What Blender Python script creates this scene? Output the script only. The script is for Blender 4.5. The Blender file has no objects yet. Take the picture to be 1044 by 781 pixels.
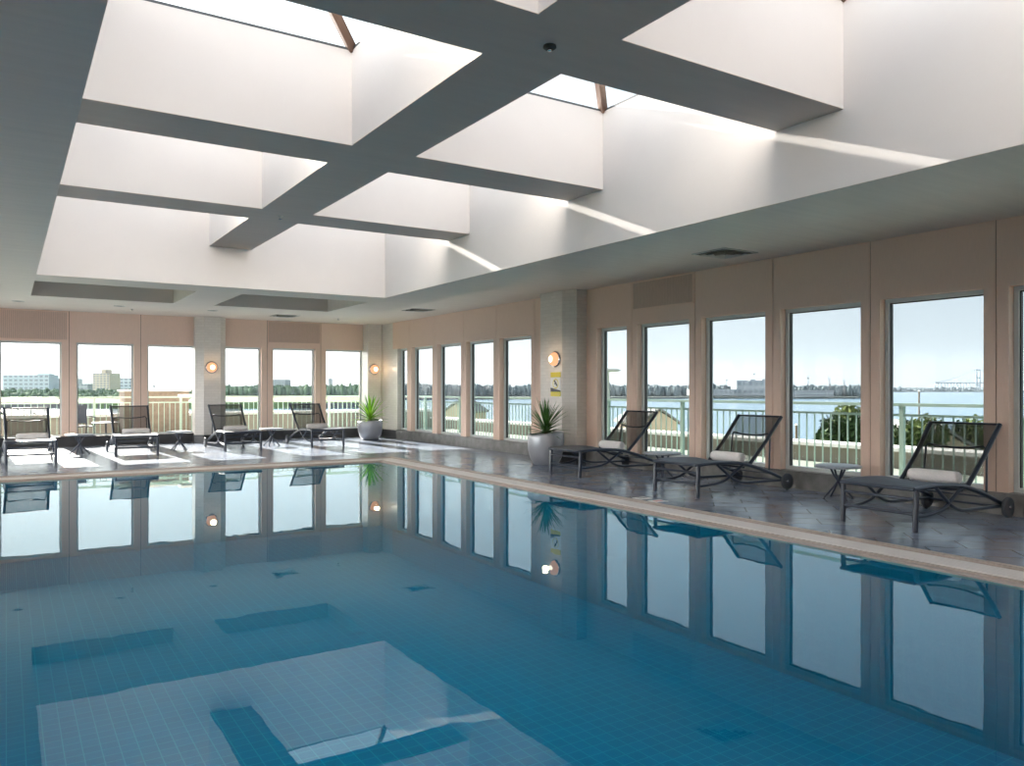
import bpy, math, random
from math import sin, cos, pi, radians, sqrt
from mathutils import Vector, Matrix, noise
random.seed(7)
S = bpy.context.scene
COL = S.collection
TH = 0.57; F = 804.39; VH = 396.76; CAMZ = 1.25

# ------------------------------------------------------------------ helpers
def ray(u):
    a = (u - 522.0) / F
    return sin(TH) + a * cos(TH), cos(TH) - a * sin(TH)
def at(u, depth, v=None, z=None):
    rx, ry = ray(u)
    if z is None: z = CAMZ - (v - VH) / F * depth
    return Vector((rx * depth, ry * depth, z))

class MB:
    def __init__(s): s.v = []; s.f = []; s.m = []; s.cur = 0; s.sm = []
    def add(s, vs, fs, smooth=False):
        o = len(s.v); s.v += [tuple(p) for p in vs]
        for f in fs:
            s.f.append(tuple(i + o for i in f)); s.m.append(s.cur); s.sm.append(smooth)
        return s
    def box(s, x0, x1, y0, y1, z0, z1):
        return s.add([(x0,y0,z0),(x1,y0,z0),(x1,y1,z0),(x0,y1,z0),(x0,y0,z1),(x1,y0,z1),(x1,y1,z1),(x0,y1,z1)],
            [(0,3,2,1),(4,5,6,7),(0,1,5,4),(1,2,6,5),(2,3,7,6),(3,0,4,7)])
    def bbox(s, x0, x1, y0, y1, z0, z1, b=0.01):      # box with bevelled vertical + top edges
        ring = lambda i, z: [(x0+i+b, y0+i, z),(x1-i-b, y0+i, z),(x1-i, y0+i+b, z),(x1-i, y1-i-b, z),
                             (x1-i-b, y1-i, z),(x0+i+b, y1-i, z),(x0+i, y1-i-b, z),(x0+i, y0+i+b, z)]
        vs = ring(b, z0) + ring(0, z0+b) + ring(0, z1-b) + ring(b, z1)
        fs = [tuple(range(7,-1,-1)), tuple(range(24,32))]
        for k in range(3):
            for i in range(8):
                j = (i+1) % 8; fs.append((k*8+i, k*8+j, k*8+8+j, k*8+8+i))
        return s.add(vs, fs)
    def prism(s, pts, z0, z1):                       # pts CCW in XY
        n = len(pts)
        vs = [(p[0],p[1],z0) for p in pts] + [(p[0],p[1],z1) for p in pts]
        fs = [tuple(range(n-1,-1,-1)), tuple(range(n,2*n))] + [(i,(i+1)%n,n+(i+1)%n,n+i) for i in range(n)]
        return s.add(vs, fs)
    def tube(s, path, r, seg=8, smooth=True, caps=True, flat=1.0):
        P = [Vector(p) for p in path]; n = len(P)
        R = r if isinstance(r, (list, tuple)) else [r]*n
        vs = []; up = Vector((0,0,1)); prev = None
        for i, p in enumerate(P):
            t = (P[min(i+1,n-1)] - P[max(i-1,0)]).normalized()
            if prev is None:
                a = t.cross(up)
                if a.length < 1e-3: a = t.cross(Vector((1,0,0)))
                a.normalize()
            else:
                a = prev - t * prev.dot(t)
                a.normalize()
            prev = a; b = t.cross(a)
            for k in range(seg):
                q = 2*pi*k/seg
                vs.append(p + (a*cos(q) + b*sin(q)*flat) * R[i])
        fs = []
        for i in range(n-1):
            for k in range(seg):
                k2 = (k+1) % seg
                fs.append((i*seg+k, i*seg+k2, (i+1)*seg+k2, (i+1)*seg+k))
        s.add(vs, fs, smooth)
        if caps:
            s.add([vs[k] for k in range(seg)], [tuple(range(seg-1,-1,-1))])
            s.add([vs[(n-1)*seg+k] for k in range(seg)], [tuple(range(seg))])
        return s
    def lathe(s, prof, c=(0,0,0), seg=32, axis='Z', smooth=True):
        vs = []; n = len(prof)
        for (r, h) in prof:
            for k in range(seg):
                q = 2*pi*k/seg
                x, y, z = r*cos(q), r*sin(q), h
                if axis == 'X': x, y, z = h, x, y
                if axis == 'Y': x, y, z = y, h, x
                vs.append((c[0]+x, c[1]+y, c[2]+z))
        fs = []
        for i in range(n-1):
            for k in range(seg):
                k2 = (k+1) % seg
                fs.append((i*seg+k, i*seg+k2, (i+1)*seg+k2, (i+1)*seg+k))
        return s.add(vs, fs, smooth)
    def sphere(s, c, r, seg=12, rings=8, jit=0.0, sq=(1,1,1)):
        prof = []
        vs = []; fs = []
        for i in range(rings+1):
            ph = pi*i/rings
            for k in range(seg):
                q = 2*pi*k/seg
                j = 1 + random.uniform(-jit, jit)
                vs.append((c[0]+r*sq[0]*sin(ph)*cos(q)*j, c[1]+r*sq[1]*sin(ph)*sin(q)*j, c[2]+r*sq[2]*cos(ph)*j))
        for i in range(rings):
            for k in range(seg):
                k2 = (k+1) % seg
                fs.append((i*seg+k, (i+1)*seg+k, (i+1)*seg+k2, i*seg+k2))
        return s.add(vs, fs, True)
    def build(s, name, mat, parent=None, label=None, kind=None):
        me = bpy.data.meshes.new(name)
        me.from_pydata(s.v, [], s.f)
        mats = mat if isinstance(mat, (list, tuple)) else [mat]
        for m in mats: me.materials.append(m)
        me.polygons.foreach_set('material_index', s.m)
        me.polygons.foreach_set('use_smooth', s.sm)
        me.validate(); me.update()
        o = bpy.data.objects.new(name, me); COL.objects.link(o)
        if parent: o.parent = parent
        if label: o['label'] = label
        if kind: o['kind'] = kind
        return o

def tag(o, label=None, cat=None, group=None, kind=None):
    if label: o['label'] = label
    if cat: o['category'] = cat
    if group: o['group'] = group
    if kind: o['kind'] = kind
    return o
def empty(name, loc=(0,0,0), rz=0.0, kind=None):
    o = bpy.data.objects.new(name, None); COL.objects.link(o)
    o.location = loc; o.rotation_euler = (0,0,rz); o.empty_display_size = 0.1
    if kind: o['kind'] = kind
    return o
def copy_tree(o, parent=None):
    c = o.copy(); COL.objects.link(c)
    if parent: c.parent = parent
    for ch in list(o.children): copy_tree(ch, c)
    return c
def bez(p0, p1, p2, n=10):
    p0, p1, p2 = Vector(p0), Vector(p1), Vector(p2)
    return [p0*(1-t)**2 + p1*2*t*(1-t) + p2*t*t for t in [i/n for i in range(n+1)]]

# ------------------------------------------------------------------ materials
def lin(r, g, b):
    f = lambda c: c/12.92 if c <= .04045 else ((c+.055)/1.055)**2.4
    return (f(r/255), f(g/255), f(b/255), 1)
class N:
    def __init__(s, name):
        s.m = bpy.data.materials.new(name); s.m.use_nodes = True
        s.t = s.m.node_tree; s.t.nodes.clear()
        s.out = s.n('ShaderNodeOutputMaterial')
    def n(s, typ, **kw):
        nd = s.t.nodes.new(typ)
        for k, v in kw.items(): setattr(nd, k, v)
        return nd
    def l(s, a, b): s.t.links.new(a, b)
    def bsdf(s, col, rough=.5, metal=0, spec=.5):
        b = s.n('ShaderNodeBsdfPrincipled')
        b.inputs['Base Color'].default_value = col
        b.inputs['Roughness'].default_value = rough
        b.inputs['Metallic'].default_value = metal
        b.inputs['Specular IOR Level'].default_value = spec
        s.l(b.outputs[0], s.out.inputs[0]); return b
def plain(name, col, rough=.5, metal=0, spec=.5, var=0.0, scale=8.0, bump=0.0, stretch=(1,1,1)):
    k = N(name); b = k.bsdf(col, rough, metal, spec)
    if var or bump:
        tc = k.n('ShaderNodeTexCoord'); mp = k.n('ShaderNodeMapping'); mp.inputs['Scale'].default_value = stretch
        nz = k.n('ShaderNodeTexNoise'); nz.inputs['Scale'].default_value = scale; nz.inputs['Detail'].default_value = 5
        k.l(tc.outputs['Object'], mp.inputs[0]); k.l(mp.outputs[0], nz.inputs['Vector'])
        if var:
            r = k.n('ShaderNodeMapRange'); r.inputs[1].default_value = .25; r.inputs[2].default_value = .75
            r.inputs[3].default_value = 1-var; r.inputs[4].default_value = 1+var
            k.l(nz.outputs[0], r.inputs[0])
            mx = k.n('ShaderNodeVectorMath', operation='SCALE'); mx.inputs[0].default_value = col[:3]
            k.l(r.outputs[0], mx.inputs['Scale']); k.l(mx.outputs[0], b.inputs['Base Color'])
        if bump:
            bp = k.n('ShaderNodeBump'); bp.inputs['Strength'].default_value = bump; bp.inputs['Distance'].default_value = .01
            k.l(nz.outputs[0], bp.inputs['Height']); k.l(bp.outputs[0], b.inputs['Normal'])
    return k.m

M = {}
M['white'] = plain('white_plaster', (.72,.69,.67,1), .75, var=.015, scale=3)
M['ceil'] = plain('ceiling_paint', (.74,.665,.59,1), .5, var=.05, scale=2.5, stretch=(.35,6,1))
M['soffit'] = plain('shaded_beam_underside', (.56,.47,.40,1), .55, var=.05, scale=3, stretch=(.5,4,1))  # warm darkening for shade, offsets the blue bounce from the pool
M['beige'] = plain('beige_linen_wallcovering', lin(230,202,184), .7, var=.05, scale=30, stretch=(6,6,.25))
M['seam'] = plain('dark_seam', (.16,.11,.08,1), .8)
M['grille'] = plain('grille_beige_grey', lin(205,180,165), .6, var=.1, scale=40, stretch=(5,5,.2))
M['stone'] = plain('grey_stone_base', (.17,.165,.16,1), .45, var=.35, scale=7, bump=.3)
M['blackstone'] = plain('black_stone_base', (.035,.036,.04,1), .35, var=.3, scale=7)
M['alu'] = plain('pale_grey_green_aluminium', (.66,.70,.69,1), .4)
M['darkgasket'] = plain('dark_gasket', (.05,.045,.04,1), .5)
M['brownbar'] = plain('brown_anodised_bar', (.17,.10,.07,1), .4, metal=.3)
M['frame'] = plain('charcoal_powder_coat', (.022,.032,.055,1), .3, spec=.6)
M['sling'] = None
M['rubber'] = plain('grey_rubber_wheel', (.07,.078,.09,1), .5)
M['chrome'] = plain('bright_steel', (.6,.6,.62,1), .2, metal=1)
M['towel'] = plain('white_terry_towel', (.82,.79,.79,1), .95, var=.05, scale=60, bump=.6)
M['pot'] = plain('silver_grey_planter', (.36,.37,.40,1), .3, metal=.35, var=.06, scale=5)
M['soil'] = plain('potting_soil', (.05,.035,.025,1), .95, var=.4, scale=30)
M['leaf'] = plain('green_blade_leaf', (.055,.16,.03,1), .4, var=.4, scale=6)
M['leafy'] = plain('yellow_green_blade_leaf', (.26,.50,.03,1), .4, var=.4, scale=6)  # yellow-green, brightened in colour for light coming through the leaves
M['stem'] = plain('brown_stem', (.25,.17,.10,1), .8)
M['coping'] = plain('beige_coping_stone', (.42,.35,.30,1), .45, var=.1, scale=12)
M['grate'] = plain('white_grating', (.70,.67,.64,1), .45)
M['darkgap'] = plain('gutter_shadow_gap', (.05,.05,.055,1), .7)
M['raingreen'] = plain('pale_green_metal', (.42,.58,.50,1), .45)
M['concrete'] = plain('pale_concrete', (.62,.61,.57,1), .8, var=.08, scale=4)
M['parapet'] = plain('white_parapet_render', (.78,.77,.74,1), .8, var=.04, scale=2)
M['parapetface'] = plain('brown_grey_parapet_face', (.30,.27,.23,1), .85, var=.15, scale=2)
M['tabletop'] = plain('grey_mottled_table_top', (.30,.33,.37,1), .35, var=.2, scale=25)
M['ventw'] = plain('off_white_vent', (.58,.57,.53,1), .5)
M['ventd'] = plain('dark_vent_opening', (.06,.06,.055,1), .8)
M['grass'] = plain('river_bank_grass', (.16,.24,.09,1), .95, var=.35, scale=.02)
M['lawn'] = plain('far_bank_grass', (.10,.16,.07,1), .95, var=.3, scale=.008)
M['farland'] = plain('far_shore_land', (.07,.08,.075,1), .95, var=.3, scale=.004)
M['tline'] = plain('distant_tree_foliage', (.075,.125,.07,1), .95, var=.4, scale=.03)
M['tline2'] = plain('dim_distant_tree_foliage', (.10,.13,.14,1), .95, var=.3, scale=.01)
M['tleaf'] = plain('tree_leaf_green', (.11,.14,.05,1), .7, var=.5, scale=1.2)
M['tleafd'] = plain('dark_tree_leaf', (.035,.06,.025,1), .7, var=.5, scale=1.2)
M['bark'] = plain('tree_bark', (.12,.09,.06,1), .9)
M['bldblue'] = plain('grey_blue_facade', (.30,.37,.40,1), .8)
M['bldtan'] = plain('sandy_facade', (.42,.36,.27,1), .8)
M['bldgrey'] = plain('grey_facade', (.24,.27,.29,1), .8)
M['bldwin'] = plain('dark_window_band', (.10,.13,.16,1), .3)
M['brickwall'] = plain('brown_brick', (.24,.19,.155,1), .85, var=.2, scale=8)
M['steelblue'] = plain('blue_grey_bridge_steel', (.07,.12,.16,1), .6)
M['darksteel'] = plain('dark_steel', (.08,.09,.10,1), .6)
M['roofgrey'] = plain('grey_shingle_roof', (.20,.20,.20,1), .9, var=.2, scale=1)
M['tanroof'] = plain('tan_gable_wall', (.50,.42,.33,1), .9, var=.1, scale=1)
M['signw'] = plain('sign_white', (.80,.80,.78,1), .4)
M['signy'] = plain('sign_yellow', (.72,.60,.03,1), .4)
M['signk'] = plain('sign_black', (.03,.03,.03,1), .4)
M['pinkprint'] = plain('pink_print', (.65,.25,.20,1), .5)

def sling_mat():
    k = N('charcoal_mesh_sling')
    b = k.n('ShaderNodeBsdfPrincipled')
    b.inputs['Base Color'].default_value = (.045,.066,.10,1); b.inputs['Roughness'].default_value = .5
    tr = k.n('ShaderNodeBsdfTransparent'); mx = k.n('ShaderNodeMixShader'); mx.inputs[0].default_value = .94
    k.l(tr.outputs[0], mx.inputs[1]); k.l(b.outputs[0], mx.inputs[2]); k.l(mx.outputs[0], k.out.inputs[0])
    return k.m
M['sling'] = sling_mat()
def sling_back():
    k = N('open_weave_mesh_back')
    b = k.n('ShaderNodeBsdfPrincipled')
    b.inputs['Base Color'].default_value = (.02,.02,.022,1); b.inputs['Roughness'].default_value = .6
    tr = k.n('ShaderNodeBsdfTransparent'); mx = k.n('ShaderNodeMixShader'); mx.inputs[0].default_value = .70
    k.l(tr.outputs[0], mx.inputs[1]); k.l(b.outputs[0], mx.inputs[2]); k.l(mx.outputs[0], k.out.inputs[0])
    return k.m
M['slingb'] = sling_back()

def two_sided_ior(k, fr, ior):
    # the sheets do not bend rays, so give both faces the same Fresnel curve
    g = k.n('ShaderNodeNewGeometry'); mr = k.n('ShaderNodeMapRange')
    mr.inputs[3].default_value = ior; mr.inputs[4].default_value = 1/ior
    k.l(g.outputs['Backfacing'], mr.inputs[0]); k.l(mr.outputs[0], fr.inputs[0])
def glass(name, tint, ior=1.5):
    k = N(name)
    tr = k.n('ShaderNodeBsdfTransparent'); tr.inputs[0].default_value = tint
    gl = k.n('ShaderNodeBsdfGlossy'); gl.inputs['Roughness'].default_value = 0.0
    fr = k.n('ShaderNodeFresnel'); two_sided_ior(k, fr, ior)
    mx = k.n('ShaderNodeMixShader')
    k.l(fr.outputs[0], mx.inputs[0]); k.l(tr.outputs[0], mx.inputs[1]); k.l(gl.outputs[0], mx.inputs[2])
    k.l(mx.outputs[0], k.out.inputs[0]); return k.m
WT = .79
M['glass'] = glass('tinted_window_glass', (WT*.985, WT*1.0, WT*.995, 1), 1.11)
M['glassl'] = glass('clear_added_window_glass', (.96,.97,.97,1), 1.2)  # for the added left windows, clear so that more light enters
M['glassf'] = glass('lightly_tinted_window_glass', (.89,.90,.895,1), 1.2)
M['clear'] = glass('clear_skylight_glass', (.84,.85,.85,1), 1.2)

def water_mat():
    k = N('pool_water')
    tr = k.n('ShaderNodeBsdfTransparent'); tr.inputs[0].default_value = (.15,.86,.98,1)
    gl = k.n('ShaderNodeBsdfGlossy'); gl.inputs['Roughness'].default_value = 0.0
    fr = k.n('ShaderNodeFresnel'); gl.inputs[0].default_value = (.86,.97,1,1); two_sided_ior(k, fr, 1.38)
    tc = k.n('ShaderNodeTexCoord')
    nz = k.n('ShaderNodeTexNoise'); nz.inputs['Scale'].default_value = 1.6; nz.inputs['Detail'].default_value = 3
    bp = k.n('ShaderNodeBump'); bp.inputs['Strength'].default_value = .05; bp.inputs['Distance'].default_value = .02
    k.l(tc.outputs['Object'], nz.inputs['Vector']); k.l(nz.outputs[0], bp.inputs['Height'])
    k.l(bp.outputs[0], gl.inputs['Normal'])
    mx = k.n('ShaderNodeMixShader')
    k.l(fr.outputs[0], mx.inputs[0]); k.l(tr.outputs[0], mx.inputs[1]); k.l(gl.outputs[0], mx.inputs[2])
    k.l(mx.outputs[0], k.out.inputs[0]); return k.m
M['water'] = water_mat()

def river_mat():
    k = N('river_water')
    b = k.bsdf((.10,.20,.28,1), .16, 0, .5)
    tc = k.n('ShaderNodeTexCoord'); nz = k.n('ShaderNodeTexNoise'); nz.inputs['Scale'].default_value = .25; nz.inputs['Detail'].default_value = 6
    bp = k.n('ShaderNodeBump'); bp.inputs['Strength'].default_value = .5; bp.inputs['Distance'].default_value = .5
    k.l(tc.outputs['Object'], nz.inputs['Vector']); k.l(nz.outputs[0], bp.inputs['Height']); k.l(bp.outputs[0], b.inputs['Normal'])
    return k.m
M['river'] = river_mat()

def tile_mat(name, c1, c2, grout, sx, sy, mortar, rough, mode, rot=0.0, bump=.3, offset=.5, var=0.0, vscale=3, nb=0.0):
    """brick pattern on real surfaces; mode 'wall' runs along x+y and z, 'floor' along x and y"""
    k = N(name); b = k.bsdf(c1, rough)
    tc = k.n('ShaderNodeTexCoord'); sp = k.n('ShaderNodeSeparateXYZ'); cb = k.n('ShaderNodeCombineXYZ')
    k.l(tc.outputs['Object'], sp.inputs[0])
    if mode == 'wall':
        ge = k.n('ShaderNodeNewGeometry'); sn = k.n('ShaderNodeSeparateXYZ'); k.l(ge.outputs['True Normal'], sn.inputs[0])
        ax = k.n('ShaderNodeMath', operation='ABSOLUTE'); k.l(sn.outputs[0], ax.inputs[0])
        gt = k.n('ShaderNodeMath', operation='GREATER_THAN'); gt.inputs[1].default_value = .5; k.l(ax.outputs[0], gt.inputs[0])
        ad = k.n('ShaderNodeMix'); k.l(gt.outputs[0], ad.inputs[0]); k.l(sp.outputs[0], ad.inputs[2]); k.l(sp.outputs[1], ad.inputs[3])
        k.l(ad.outputs[0], cb.inputs[0]); k.l(sp.outputs[2], cb.inputs[1])
    else:
        k.l(sp.outputs[0], cb.inputs[0]); k.l(sp.outputs[1], cb.inputs[1])
    mp = k.n('ShaderNodeMapping'); mp.inputs['Rotation'].default_value = (0,0,rot)
    k.l(cb.outputs[0], mp.inputs[0])
    br = k.n('ShaderNodeTexBrick'); br.offset = offset
    br.inputs['Color1'].default_value = c1; br.inputs['Color2'].default_value = c2; br.inputs['Mortar'].default_value = grout
    br.inputs['Scale'].default_value = 1; br.inputs['Mortar Size'].default_value = mortar
    br.inputs['Mortar Smooth'].default_value = .1
    br.inputs['Brick Width'].default_value = sx; br.inputs['Row Height'].default_value = sy
    k.l(mp.outputs[0], br.inputs['Vector'])
    colout = br.outputs['Color']
    nz = k.n('ShaderNodeTexNoise'); nz.inputs['Scale'].default_value = vscale; nz.inputs['Detail'].default_value = 7
    k.l(tc.outputs['Object'], nz.inputs['Vector'])
    if var:
        r = k.n('ShaderNodeMapRange'); r.inputs[1].default_value = .3; r.inputs[2].default_value = .7
        r.inputs[3].default_value = 1-var; r.inputs[4].default_value = 1+var
        k.l(nz.outputs[0], r.inputs[0])
        mx = k.n('ShaderNodeVectorMath', operation='SCALE')
        k.l(colout, mx.inputs[0]); k.l(r.outputs[0], mx.inputs['Scale']); colout = mx.outputs[0]
    k.l(colout, b.inputs['Base Color'])
    bp = k.n('ShaderNodeBump'); bp.inputs['Strength'].default_value = bump; bp.inputs['Distance'].default_value = .004; bp.invert = True
    k.l(br.outputs['Fac'], bp.inputs['Height'])
    if nb:
        b2 = k.n('ShaderNodeBump'); b2.inputs['Strength'].default_value = nb; b2.inputs['Distance'].default_value = .02
        k.l(nz.outputs[0], b2.inputs['Height']); k.l(b2.outputs[0], bp.inputs['Normal'])
    k.l(bp.outputs[0], b.inputs['Normal'])
    return k.m
M['walltile'] = tile_mat('glazed_cream_wall_tile', (.66,.62,.57,1), (.71,.67,.62,1), (.60,.56,.51,1), .15, .06, .003, .3, 'wall', bump=.4)
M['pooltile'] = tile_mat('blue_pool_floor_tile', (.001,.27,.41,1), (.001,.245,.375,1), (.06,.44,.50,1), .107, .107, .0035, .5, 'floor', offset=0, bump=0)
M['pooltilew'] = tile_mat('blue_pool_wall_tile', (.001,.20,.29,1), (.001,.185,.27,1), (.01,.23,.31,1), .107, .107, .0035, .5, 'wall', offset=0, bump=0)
M['deck'] = tile_mat('slate_deck_tile', (.19,.235,.32,1), (.25,.28,.335,1), (.07,.075,.085,1), .62, .31, .007, .2, 'floor', rot=radians(45), bump=.5, var=.22, vscale=3.5, nb=.3)  # slate, made bluer in colour for the sheen of the windows
M['terrace'] = tile_mat('terrace_paver', (.24,.27,.23,1), (.26,.28,.24,1), (.16,.17,.15,1), .6, .6, .006, .7, 'floor', offset=0)

def lamp_mat():
    k = N('warm_lit_glass'); e = k.n('ShaderNodeEmission')
    e.inputs[0].default_value = (1,.47,.24,1); e.inputs[1].default_value = 1.0
    k.l(e.outputs[0], k.out.inputs[0]); return k.m
def bulb_mat():
    k = N('bright_bulb_glass'); e = k.n('ShaderNodeEmission')
    e.inputs[0].default_value = (1,.84,.62,1); e.inputs[1].default_value = 3.5
    k.l(e.outputs[0], k.out.inputs[0]); return k.m
M['lamp'] = lamp_mat(); M['bulb'] = bulb_mat()

# ------------------------------------------------------------------ dimensions
XW, YF = 8.372, 19.72
XL, YB = -3.4, -2.5
H, HL, HB, HT = 2.95, 2.71, 3.277, 4.065
LX0, LX1, LY1, LY0 = .322, 5.10, 11.72, -1.37
BX0, BX1 = 2.42, 3.005
BEAMS = [(.78,1.37),(3.513,4.103),(6.245,6.831),(8.984,9.548)]
CX, CY = 5.98, 13.38            # outer edge of the coping
PX0, PX1, PY0, PY1 = -.30, 5.53, 1.0, 12.92   # water edge
WZ = -.035
SILL, HEAD = .22, 2.275
STEPX, STEPY = 5.99, 15.1

# ------------------------------------------------------------------ floor / pool
def build_floor():
    m = MB(); o = .45
    x0, x1, y0, y1 = PX0-o, CX, PY0-o, CY
    m.box(XL-.2, XW+.25, YB-.2, y0, -.3, 0)
    m.box(XL-.2, XW+.25, y1, YF+.25, -.3, 0)
    m.box(XL-.2, x0, y0, y1, -.3, 0)
    m.box(x1, XW+.25, y0, y1, -.3, 0)
    m.build('floor', M['deck'], kind='structure')
    # pool shell
    d = -1.15
    p = MB(); p.cur = 0
    p.add([(PX0-.02,PY0-.02,d),(PX1+.02,PY0-.02,d),(PX1+.02,PY1+.02,d),(PX0-.02,PY1+.02,d)], [(0,1,2,3)])
    p.cur = 1
    t = -.05
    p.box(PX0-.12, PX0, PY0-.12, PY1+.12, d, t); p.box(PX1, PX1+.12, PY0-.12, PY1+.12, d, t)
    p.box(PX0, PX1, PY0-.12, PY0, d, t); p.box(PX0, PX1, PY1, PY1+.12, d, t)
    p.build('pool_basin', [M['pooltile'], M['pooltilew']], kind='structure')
    w = MB(); w.add([(PX0,PY0,WZ),(PX1,PY0,WZ),(PX1,PY1,WZ),(PX0,PY1,WZ)], [(0,1,2,3)])
    w.build('pool_water', M['water'], kind='structure')
    # coping: concentric mitred rings, (inner offset, outer offset, z0, z1) measured from the water edge
    def rings(specs, name, mats):
        mb = MB()
        fx, fy = (CX-PX1)/.45, (CY-PY1)/.46
        for (a, b, z0, z1, mi) in specs:
            mb.cur = mi
            def rect(o): return [(PX0-o,PY0-o),(PX1+o*fx,PY0-o),(PX1+o*fx,PY1+o*fy),(PX0-o,PY1+o*fy)]
            A, B = rect(a), rect(b)
            for i in range(4):
                j = (i+1) % 4
                q = [A[i], B[i], B[j], A[j]]
                mb.prism(q, z0, z1)
        return mb.build(name, mats, kind='structure')
    rings([(0.0,.07,-.05,-.020,0),(.07,.10,-.05,-.012,0),(.372,.395,-.3,.004,0),(.395,.45,-.3,.010,0)], 'pool_coping', [M['coping']])
    sp = [(.10,.372,-.3,-.05,1)]
    n = 6
    for i in range(n):
        a = .110 + i*.042
        sp.append((a, a+.026, -.05, -.002, 0))
    rings(sp, 'gutter_grating', [M['grate'], M['darkgap']])
build_floor()

# ------------------------------------------------------------------ right and far walls
RP = [4.05 + 1.371*k for k in range(-5, 11)]           # pier centres along the right wall
RP = [y for y in RP if not (10.5 < y < 11.9)]
def wall_right():
    m = MB(); t = .20; g = .005
    x0, x1 = XW, XW+t
    # seams on panel boundaries
    seams = sorted(RP)
    PIL0, PIL1 = 10.69, 11.80
    # bulkhead panels
    def bulk(y0, y1, mat=0, x=x0):
        m.cur = mat; m.box(x, x1, y0+g, y1-g, HEAD, H+.05)
    edges = [YB-.2] + [s for s in seams if s < PIL0]
    for a, b in zip(edges, edges[1:]): bulk(a, b)
    bulk(edges[-1], PIL0+.05)
    e2 = [s for s in seams if s > PIL1]
    bulk(PIL1-.05, e2[0])
    for a, b in zip(e2, e2[1:]): bulk(a, b)
    bulk(e2[-1], 18.75)
    # piers
    def pier(y0, y1, mid=None):
        m.cur = 0
        if mid is None: m.box(x0, x1, y0, y1, SILL, HEAD)
        else:
            m.box(x0, x1, y0, mid-g, SILL, HEAD); m.box(x0, x1, mid+g, y1, SILL, HEAD)
    for s in seams:
        if s < 10.5 or s > 12.4: pier(s-.12, s+.12, s)
    pier(10.41, PIL0+.05)
    pier(PIL1-.05, 12.39, 12.27)
    # backing behind seams (dark)
    m.cur = 1
    m.box(x0+.012, x1-.01, YB-.2, 18.75, HEAD+.003, H+.05)
    for s in seams: m.box(x0+.012, x1-.01, s-.06, s+.06, SILL, HEAD)
    m.cur = 2
    m.box(XW-.035, x1, YB-.2, 18.46, 0, SILL)          # stone base
    m.cur = 4
    m.box(XW-.04, x1, 18.46, 19.45, .0, SILL-.02)
    m.cur = 3
    m.box(XW, x1, 18.46, 19.5, SILL-.02, HEAD); m.box(XW, x1, 18.75, 19.5, HEAD, H+.05)
    m.build('wall_right', [M['beige'], M['seam'], M['stone'], M['walltile'], M['blackstone']], kind='structure')
wall_right()
FP = [-1.69, -.27, 1.157, 2.583, 5.443, 6.804]
def wall_far():
    m = MB(); g = .005; t = .20
    y0, y1 = YF, YF+t
    P0, P1 = 3.72, 4.41
    def bulk(a, b): m.cur = 0; m.box(a+g, b-g, y0, y1, HEAD, H+.05)
    e = [XL-.2] + [x for x in FP if x < P0]
    for a, b in zip(e, e[1:]): bulk(a, b)
    bulk(e[-1], P0+.05)
    e = [P1-.05] + [x for x in FP if x > P1] + [8.0]
    for a, b in zip(e, e[1:]): bulk(a, b)
    for x in FP:
        m.cur = 0
        m.box(x-.14, x-g, y0, y1, SILL, HEAD); m.box(x+g, x+.14, y0, y1, SILL, HEAD)
        m.cur = 1; m.box(x-.06, x+.06, y0+.012, y1-.01, SILL, HEAD)
    m.cur = 1; m.box(XL-.2, 7.96, y0+.012, y1-.01, HEAD+.003, H+.05)
    m.cur = 0; m.box(XL-.2, XL+.3, y0, y1, 0, HEAD)
    m.cur = 2; m.box(XL-.2, 7.96, y0-.04, y1, 0, SILL)
    m.build('wall_far', [M['beige'], M['seam'], M['blackstone']], kind='structure')
wall_far()
LW0, LW1 = -.5, 6.0  # stretch without added windows, keeps the near-left ceiling dark
LP = [YB + 1.371*k for k in range(0, 16)]
def other_walls():
    m = MB()
    m.box(XL-.25, XL, YB-.25, YF+.3, HEAD, 3.2); m.box(XL-.25, XL, YB-.25, YF+.3, -.3, SILL)
    for y in LP: m.box(XL-.25, XL, y-.12, y+(1.26 if LW0 < y < LW1 else .12), SILL, HEAD)
    m.box(XL-.25, XL, LP[-1]+1.25, YF+.3, SILL, HEAD)
    m.build('wall_left', M['beige'], kind='structure')
    m = MB(); m.box(XL, XW+.3, YB-.25, YB, -.3, 3.2); m.build('wall_back', M['beige'], kind='structure')
other_walls()

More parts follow.
